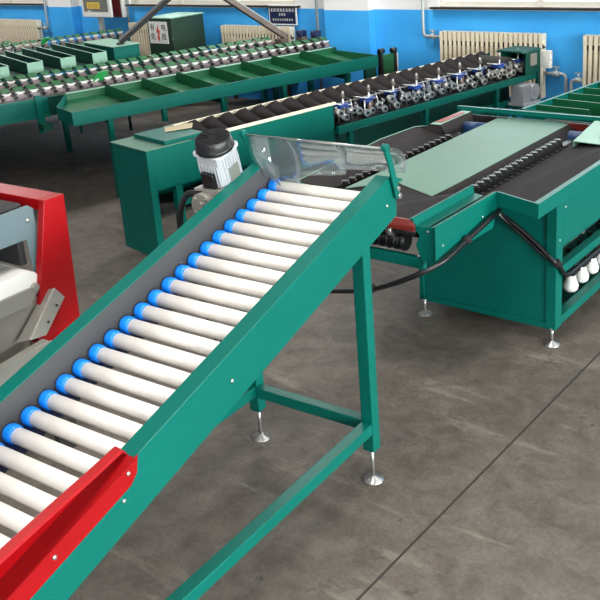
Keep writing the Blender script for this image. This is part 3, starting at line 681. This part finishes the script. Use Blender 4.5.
# V-chute section
L2 = thing('chute_line', 'row of open green chutes with pale square ends behind the cup line', 'machine', OM, YP)
def chute(y):
    m = MB(); x1, x0, w = -3.38, -4.45, .083
    m.prism([(x1, y-w, .800), (x1, y+w, .800), (x1, y+w, .915), (x1, y-w, .915)], (-.004, 0, 0), mi=0)
    m.prism([(x1, y-w, .800), (x0, y-w-.02, .82), (x0, y-w-.02, .945), (x1, y-w, .915)], (0, .004, 0), mi=1)
    m.prism([(x1, y+w, .800), (x0, y+w-.02, .82), (x0, y+w-.02, .945), (x1, y+w, .915)], (0, -.004, 0), mi=1)
    m.prism([(x1, y-w, .800), (x1, y+w, .800), (x0, y+w-.02, .82), (x0, y-w-.02, .82)], (0, 0, .004), mi=2)
    m.prism([(x1, y+w, .915), (x0, y+w-.02, .945), (x0, y+w-.035, .945), (x1, y+w-.014, .915)], (0, 0, .003), mi=3)
    m.prism([(x1, y-w, .915), (x0, y-w-.02, .945), (x0, y-w-.005, .945), (x1, y-w+.014, .915)], (0, 0, .003), mi=3)
    return m
for k in range(7):
    chute(1.42-.345*k).build('chute', [PALW, GD, BLK, PALW], L2, 0, label='open chute with pale end plate')
m = MB(); m.box(-4.6, -3.38, -1.2, 1.58, .775, .797); m.build('bed_panel', GD, L2)
m = MB(); m.prism([(-4.6, -3.0, .80), (-4.6, 2.4, .80), (-5.5, 2.4, .78), (-5.5, -3.0, .78)], (0, 0, -.01)); m.build('bed_panel', GF, L2)
for x, y in ((-3.6, -1.0), (-3.9, 1.30), (-5.2, -1.0), (-5.2, 1.2)): MB().box(x-.012, x+.012, y-.012, y+.012, 0, .76 if x > -4.6 else .77).build('leg', G, L2, .002)
EB = thing('end_box', 'teal box closing the right end of the chute row', 'box', OM, YP)
m = MB(); m.box(-4.2, -3.42, 1.60, 1.90, .70, .94); m.build('box_body', G, EB, .004); m = MB(); m.box(-4.21, -3.41, 1.58, 1.91, .94, .948); m.build('box_lid', PALW, EB, .002)
for x in (-4.2, -3.55): MB().box(x-.012, x+.012, 1.72, 1.745, 0, .70).build('leg', GD, EB)
L3 = thing('cup_sorting_line', 'farther double row of green cups in front of the left windows', 'machine', OM, YP)
m = MB(); m.box(-5.74, -5.70, -3.2, 2.85, .55, .765); m.box(-6.6, -6.56, -3.2, 1.6, .55, .765); m.box(-6.56, -5.74, -3.2, 1.6, .70, .715); m.box(-5.95, -5.74, 1.6, 2.85, .70, .715); m.build('frame_beam', GD, L3, .002)
cup_row(L3, -5.84, -1.9, 41, .80); cup_row(L3, -6.16, -1.9, 29, .80)
for x, y in ((-5.78, 2.6), (-5.78, -1.5), (-6.5, -1.5), (-6.5, 1.3)): MB().box(x-.025, x+.025, y-.025, y+.025, 0, .70).build('leg', G, L3)
m = MB(); m.prism([(-5.74, 1.64, .80), (-5.72, 1.68, .88), (-5.74, 1.78, .88), (-5.78, 1.75, .80)], (-.05, .02, 0)); m.build('plastic_leaf', LEAF, L3, .003, label='bright green plastic wedge on the far cups')
L4 = thing('cup_sorting_line', 'farthest row of pale cups close below the far left radiator', 'machine', OM, YP)
m = MB(); m.box(-7.35, -7.31, -3.2, 1.0, .55, .80); m.box(-7.62, -7.35, -3.2, 1.0, .74, .755); m.build('frame_beam', CREAM, L4, .002)
cup_row(L4, -7.42, -1.6, 21, .845)
for x, y in ((-7.40, .7), (-7.40, -1.5)): MB().box(x-.025, x+.025, y-.025, y+.025, 0, .74).build('leg', G, L4)

# ================================================================== RIGHT HAND TRAY BANK
Rt = thing('tray_bank', 'bank of open green compartments beyond the feeding table cross bar', 'tray', (1.427, 6.04, 0), rad(45))
m = MB(); m.box(-.005, 0, 0, 1.9, .62, .75); m.box(-.014, .008, 0, 1.9, .747, .752); m.build('side_board', G, Rt)
m = MB(); m.box(0, 1.1, 0, 1.9, .62, .63); m.box(1.1, 1.105, 0, 1.9, .62, .75); m.build('tray_floor', GF, Rt)
MB().box(0, 1.1, -.005, 0, .62, .75).build('end_board', G, Rt); MB().box(0, 1.1, 1.9, 1.905, .62, .75).build('end_board', G, Rt)
for k in range(7):
    y = .17+.225*k
    d = MB(); d.prism([(0, y, .63), (.46+.0*k, y, .63), (.40, y, .748), (0, y, .748)], (0, .004, 0)); d.prism([(0, y, .745), (.40, y, .745), (.40, y+.012, .745), (0, y+.012, .745)], (0, 0, .004)); d.build('divider', GF, Rt)
m = MB(); m.prism([(.50, 0, .64), (.50, 1.9, .64), (.60, 1.9, .76), (.60, 0, .76)], (.01, 0, 0)); m.build('centre_ridge', GF, Rt)
for x, y in ((.03, .05), (1.05, .05), (.03, 1.85), (1.05, 1.85)): MB().box(x-.022, x+.022, y-.022, y+.022, 0, .62).build('leg', G, Rt)

# ================================================================== RED FRAMED SORTER (left)
Rd = thing('belt_sorter', 'machine with red portal frame and white belt at the left edge', 'machine', OC, YC)
m = MB(); m.prism([(-1.25, -.375, 1.102), (-1.25, -.275, 1.102), (-1.25, -.30, .36), (-1.25, -.56, .36)], (-.035, 0, 0)); m.build('frame_side', RED, Rd, .003); MB().box(-1.283, -1.252, -.50, -.40, 0, .36).build('foot_block', DARK, Rd, .003)
m = MB(); m.prism([(-2.60, -.375, 1.102), (-2.60, -.275, 1.102), (-2.60, -.30, .36), (-2.60, -.56, .36)], (-.035, 0, 0)); m.build('frame_side', RED, Rd, .003); MB().box(-2.633, -2.602, -.50, -.40, 0, .36).build('foot_block', DARK, Rd, .003)
m = MB(); m.box(-2.60, -1.285, -.375, -.275, 1.055, 1.102); m.build('frame_top', RED, Rd, .003)
m = MB(); m.prism([(-1.30, -1.30, 1.08), (-1.30, -.42, 1.09), (-1.30, -.395, 1.07), (-1.30, -.395, .78), (-1.30, -.44, .78), (-1.30, -.45, .955), (-1.30, -.60, .955), (-1.30, -1.30, .955)], (-.006, 0, 0))
m.box(-2.5, -1.306, -1.3, -.50, 1.060, 1.075); m.build('hood', GRYB, Rd, .002, label='grey-blue hood')
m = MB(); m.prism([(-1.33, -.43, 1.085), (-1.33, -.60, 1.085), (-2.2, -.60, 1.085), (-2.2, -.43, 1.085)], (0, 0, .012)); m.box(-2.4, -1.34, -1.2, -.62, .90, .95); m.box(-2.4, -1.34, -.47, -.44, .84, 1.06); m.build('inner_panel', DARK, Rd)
bolt(Rd, (-1.30, -.43, 1.03), (1, 0, 0), .009)
m = MB(); prof = [(-1.8, .815), (-.50, .815), (-.465, .80), (-.450, .775), (-.465, .745), (-.50, .735), (-1.8, .735)]
m.prism([(-1.275, y+.01, z+.02) for y, z in prof], (-1.0, 0, 0)); m.build('belt', WHT, Rd, .002, label='white conveyor belt')
m = MB(); m.prism([(-1.262, -1.8, .77), (-1.262, -.48, .77), (-1.262, -.45, .755), (-1.262, -.52, .70), (-1.262, -1.8, .70)], (-.012, 0, 0)); m.cyl((-1.255, -.475, .765), (-1.275, -.475, .765), .016, n=12); m.build('belt_frame', SST, Rd, .002)
m = MB(); m.box(-1.32, -1.29, -.43, -.41, .76, .80); m.cyl((-1.27, -.415, .785), (-1.30, -.415, .785), .012, n=10); m.build('catch', STL, Rd)
m = MB(); m.prism([(-1.27, -.42, .725), (-1.30, -.52, .50), (-1.30, -1.4, .50), (-1.27, -1.4, .66)], (-.006, 0, 0)); m.prism([(-1.31, -1.4, .50), (-1.31, -.50, .50), (-1.75, -.50, .42), (-1.75, -1.4, .42)], (0, 0, .004)); m.build('chute_plate', SST, Rd, .001)
m = MB(); m.prism([(-1.225, -.415, .745), (-1.225, -.375, .690), (-1.215, -.50, .575), (-1.215, -.575, .585)], (.004, 0, 0)); m.prism([(-1.225, -.415, .745), (-1.215, -.575, .585), (-1.27, -.60, .57), (-1.27, -.43, .73)], (0, -.003, .002))
m.build('guide_plate', SST, Rd, .001)
for p in ((-1.215, -.425, .675), (-1.211, -.48, .625)): 
    MB().cyl(p, (p[0]+.002, p[1], p[2]), .006, n=10).build('hole', INK, Rd)
m = MB(); m.prism([(-1.16, -1.5, .50), (-1.16, -.54, .575), (-1.16, -.50, .565), (-1.16, -.60, .49), (-1.16, -1.5, .42)], (-.004, 0, 0)); m.prism([(-1.162, -1.5, .495), (-1.162, -.53, .572), (-1.20, -.53, .572), (-1.20, -1.5, .495)], (0, 0, .003)); m.build('lower_tray', SST, Rd, .001)
m = MB(); m.box(-1.35, -1.24, -.9, -.72, .45, .53); m.cyl((-1.24, -.88, .50), (-1.19, -.88, .50), .05, n=18, mi=1); m.build('drive_unit', [GRYB, BRN], Rd, .004)
m = MB(); m.box(-2.6, -1.30, -1.75, -.45, .30, .40)
for x, y in ((-1.34, -1.7), (-2.55, -1.7)): m.box(x-.03, x+.03, y-.03, y+.03, 0, .69)
m.build('base_frame', DARK, Rd, .003)

# ================================================================== WALL SIDE ITEMS
def wthing(name, label, cat):
    t = thing(name, label, cat, OW, 0); t.rotation_euler = (0, 0, room_rot); return t
def flat_text(body, size, loc, rotm, name, material, parent, ext=.0008):
    c = bpy.data.curves.new(name, 'FONT'); c.body = body; c.size = size; c.align_x = 'CENTER'; c.align_y = 'CENTER'; c.extrude = ext
    o = bpy.data.objects.new(name, c); COL.objects.link(o); bpy.context.view_layer.update()
    me = bpy.data.meshes.new_from_object(o.evaluated_get(bpy.context.evaluated_depsgraph_get())); bpy.data.objects.remove(o)
    me.materials.clear(); me.materials.append(material)
    o = bpy.data.objects.new(name, me); COL.objects.link(o); o.parent = parent; o.location = loc; o.rotation_euler = rotm; return o
# electrical cabinet
E_ = wthing('electrical_cabinet', 'dark green electrical cabinet with white warning sign and red lightning bolt', 'cabinet')
m = MB(); ex0, ex1, ey0, ey1 = -8.66, -8.22, -.70, -.165
m.box(ex0, ex1, ey0, ey1, .0, 1.065); m.build('body', DKG, E_, .006)
m = MB(); m.box(ex0-.015, ex1+.015, ey0-.015, ey1+.01, 1.065, 1.078); m.build('lid', PALW, E_, .003)
m = MB(); m.box(ex1-.03, ex1-.026, ey0-.002, ey0, .05, 1.03); m.box(ex0+.03, ex1-.03, ey0-.002, ey0, .05, .056); m.build('door_seam', INK, E_)
sg = MB().box(ex0+.03, ex0+.36, ey0-.006, ey0-.001, .765, 1.03).build('warning_sign', WHT, E_, 0, label='white warning sign')
cx = ex0+.195
for ch, dx, zz in (('有', -.10, .955), ('危', -.10, .845), ('电', .10, .955), ('险', .10, .845)):
    flat_text(ch, .088, (cx+dx, ey0-.007, zz), (rad(90), 0, 0), 'character', INK, sg)
b = MB(); b.prism([(cx+.012, ey0-.0065, 1.005), (cx-.035, ey0-.0065, .895), (cx-.004, ey0-.0065, .90), (cx-.012, ey0-.0065, .845), (cx-.028, ey0-.0065, .848), (cx+.008, ey0-.0065, .785), (cx+.022, ey0-.0065, .852), (cx+.010, ey0-.0065, .85), (cx+.034, ey0-.0065, .925), (cx+.006, ey0-.0065, .92)], (0, -.0015, 0)); b.build('lightning_bolt', REDB, sg)
# blue notice
N_ = wthing('notice_board', 'navy notice with white border and rows of white characters on wall', 'sign')
N_.location = OW
nx0, nx1, nz0, nz1 = -7.23, -6.80, .93, 1.165
m = MB(); m.box(nx0, nx1, -.045, -.030, nz0, nz1); m.build('border', WHT, N_, .006)
m = MB(); m.box(nx0+.018, nx1-.018, -.0475, -.044, nz0+.016, nz1-.018); m.build('face', NAV, N_)
m = MB(); rr = random.Random(3)
def glyph(m, x, z, s):
    for k in range(3): m.box(x-s*.42, x+s*.42, -.0495, -.047, z+s*(-.38+.36*k)-s*.05, z+s*(-.38+.36*k)+s*.05)
    for k in range(2):
        u = rr.uniform(-.35, .35)*s; m.box(x+u-s*.06, x+u+s*.06, -.0495, -.047, z-s*rr.uniform(.2, .45), z+s*.45)
for k in range(8): glyph(m, nx0+.055+.046*k, nz1-.062, .038)
for k in range(3): glyph(m, (nx0+nx1)/2-.042+.036*k, nz1-.113, .030)
for k in range(9): glyph(m, nx0+.070+.036*k, nz1-.172, .026)
m.build('lettering', WHT, N_)
MB().box(-7.05, -6.98, -.030, 0, 1.0, 1.1).build('hanger', BRN, N_)
# display panel on post, with dark red side
D_ = wthing('display_panel', 'white framed grey panel with yellow label standing on a post', 'sign')
px0, px1 = -10.54, -9.92
m = MB(); m.box(px0, px1, -.24, -.20, 1.0, 1.78); m.build('frame', WHT, D_, .008)
m = MB(); m.box(px0+.05, px1-.05, -.244, -.239, 1.075, 1.73); m.build('face', GRYP, D_)
m = MB(); m.box(px0+.13, px0+.40, -.248, -.244, 1.115, 1.20); lb = m.build('label_plate', YEL, D_, label='yellow label')
m = MB()
for k in range(5): 
    x = px0+.175+.045*k; m.box(x-.015, x+.015, -.2495, -.248, 1.135, 1.142); m.box(x-.015, x+.015, -.2495, -.248, 1.165, 1.171); m.box(x-.003, x+.003, -.2495, -.248, 1.13, 1.185)
m.build('lettering', BRN, lb)
m = MB(); m.box(px0+.13, px0+.20, -.246, -.244, 1.075, 1.09); m.build('small_label', WHT, D_)
MB().box(-10.27, -10.20, -.20, -.15, 0, 1.05).build('post', PIPE, D_, .003); MB().box(-10.40, -10.08, -.30, -.05, 0, .015).build('post_base', PIPE, D_, .003)
X_ = wthing('fire_box', 'dark red box mounted on the wall beside the display panel', 'box')
m = MB(); m.box(-10.10, -9.87, -.10, -.001, .985, 1.78); m.build('box_body', mat('maroon_paint', (.13, .008, .012), .4), X_, .004); MB().box(-9.87, -9.845, -.10, -.001, .985, 1.78).build('white_edge', WHT, X_)
# pump stack at the right end of the tray table: green-black post machine
Q = thing('lift_frame', 'black and green upright frame standing at the right end of long tray', 'frame', OM, YP)
m = MB(); m.box(-1.30, -1.24, 3.44, 3.47, 0, .80); m.box(-1.30, -1.24, 3.62, 3.65, 0, .80); m.build('upright', BLK2, Q, .003)
m = MB(); m.box(-1.29, -1.25, 3.47, 3.62, .20, .76); m.build('panel', GF, Q, .002)
m = MB(); m.box(-1.295, -1.24, 3.652, 3.662, .28, .76); m.build('edge_strip', WHT, Q)
m = MB(); m.cyl((-1.27, 3.44, .80), (-1.27, 3.50, .80), .025, n=12); m.cyl((-1.27, 3.60, .79), (-1.27, 3.66, .79), .025, n=12); m.build('roller', BLK2, Q)
# red bucket and things below the tray table
def bucket(x, y, c, lab):
    t = thing('bucket', lab, 'bucket', OM, YP); m = MB(); m.lathe([(.10, 0), (.14, 1), (.15, 1.0), (.15, .95)], (x, y, 0), (x, y, .30), 20, caps=False); m.cyl((x, y, .0), (x, y, .004), .10, n=20); m.build('pail', c, t)
    m = MB(); m.tube([(x-.14*math.cos(a), y, .29+.12*math.sin(a)) for a in [k*math.pi/10 for k in range(11)]], .004, 6); m.build('handle', STL, t)
bucket(-1.75, 3.10, MAR, 'dark red bucket on the floor under the long tray')
bucket(-1.95, 3.45, MBLU, 'blue bucket on the floor under the long tray end')

# inverted V frame resting on the teal box and on the end of the cup line
V = thing('a_frame', 'inverted V frame of a black and a brown-grey beam above the cup lines', 'frame', OM, YP)
m = MB(); m.bar((-3.5, 1.72, .975), (-3.36, 2.66, 1.61), .05, .075, (1, 0, 0)); m.box(-3.53, -3.47, 1.69, 1.75, .949, .972); m.build('beam', BLK2, V, .003, label='black inclined beam')
m = MB(); m.bar((-2.96, 3.50, .83), (-3.30, 2.62, 1.55), .06, .075, (1, 0, 0)); m.bar((-2.97, 3.44, .92), (-3.30, 2.62, 1.60), .012, .02, (1, 0, 0), mi=1); m.build('beam', [BRN, PIPE], V, .003, label='brown-grey inclined beam')
MB().box(-3.02, -2.88, 3.38, 3.47, .76, .82).build('beam_foot', BRN, V, .003)

# ================================================================== CAMERA
F, CX, CY = 891., 323., 207.
PI_, RO = rad(17.98), rad(-3.97)
fwd = Vector((0, math.cos(PI_), -math.sin(PI_))); up0 = Vector((0, math.sin(PI_), math.cos(PI_))); r0 = Vector((1, 0, 0))
Rv = r0*math.cos(RO)+up0*math.sin(RO); Uv = up0*math.cos(RO)-r0*math.sin(RO)
cam = bpy.data.cameras.new('camera'); co = bpy.data.objects.new('camera', cam); COL.objects.link(co)
M4 = Matrix((Rv, Uv, -fwd)).transposed().to_4x4(); M4.translation = Vector((0, 0, 2.1)); co.matrix_world = M4
cam.sensor_width = 36; cam.lens = F/600*36; cam.shift_x = (300-CX)/600; cam.shift_y = (CY-300)/600; cam.clip_start = .05; cam.clip_end = 100
S.camera = co

# ================================================================== LIGHT
w = bpy.data.worlds.new('sky'); S.world = w; w.use_nodes = True
w.node_tree.nodes['Background'].inputs[0].default_value = (.85, .92, 1, 1); w.node_tree.nodes['Background'].inputs[1].default_value = 1.2
def area(name, loc, direction, sx, sy, power, col):
    l = bpy.data.lights.new(name, 'AREA'); l.shape = 'RECTANGLE'; l.size = sx; l.size_y = sy; l.energy = power; l.color = col
    o = bpy.data.objects.new(name, l); COL.objects.link(o)
    Mw = Matrix.Rotation(room_rot, 4, 'Z'); o.location = Vector(OW)+Mw.to_3x3() @ Vector(loc)
    o.rotation_euler = (Mw.to_3x3() @ Vector(direction)).to_track_quat('-Z', 'Y').to_euler(); return o
for a, b in wins_b[:3]: area('daylight_back', ((a+b)/2, .5, 2.1), (0, -1, -.15), b-a, 1.8, 75, (.93, .97, 1))
for a, b in wins_r: area('daylight_right', (XR+.5, (a+b)/2, 2.1), (-1, 0, -.15), b-a, 1.8, 760, (1, .98, .95))
# added ceiling fill lights, unseen, to brighten rollers and back wall
for i, (x, y, pw) in enumerate(((-1.2, -9.2, 95), (-6.5, -9.5, 35), (-1.9, -6.0, 85), (-5.5, -1.6, 105), (-11.5, -2.0, 115), (1.0, -1.6, 60))):
    t = wthing('added_fill_light', 'added unseen fill light hanging above the machines', 'light'); t['group'] = 'added ceiling fill lights'
    MB().box(x-.9, x+.9, y-.07, y+.07, 4.1, 4.16).build('housing', WHT, t, .004)
    MB().box(x-.9, x+.9, y-.002, y+.002, 4.16, HC).build('hanger', STL, t)
    area('added_fill_lamp', (x, y, 4.08), (0, 0, -1), 1.7, .12, pw, (1, .955, .92))

S.view_settings.view_transform = 'Standard'; S.view_settings.look = 'None'; S.view_settings.gamma = 1; S.view_settings.use_curve_mapping = False
S.view_settings.exposure = 0.3
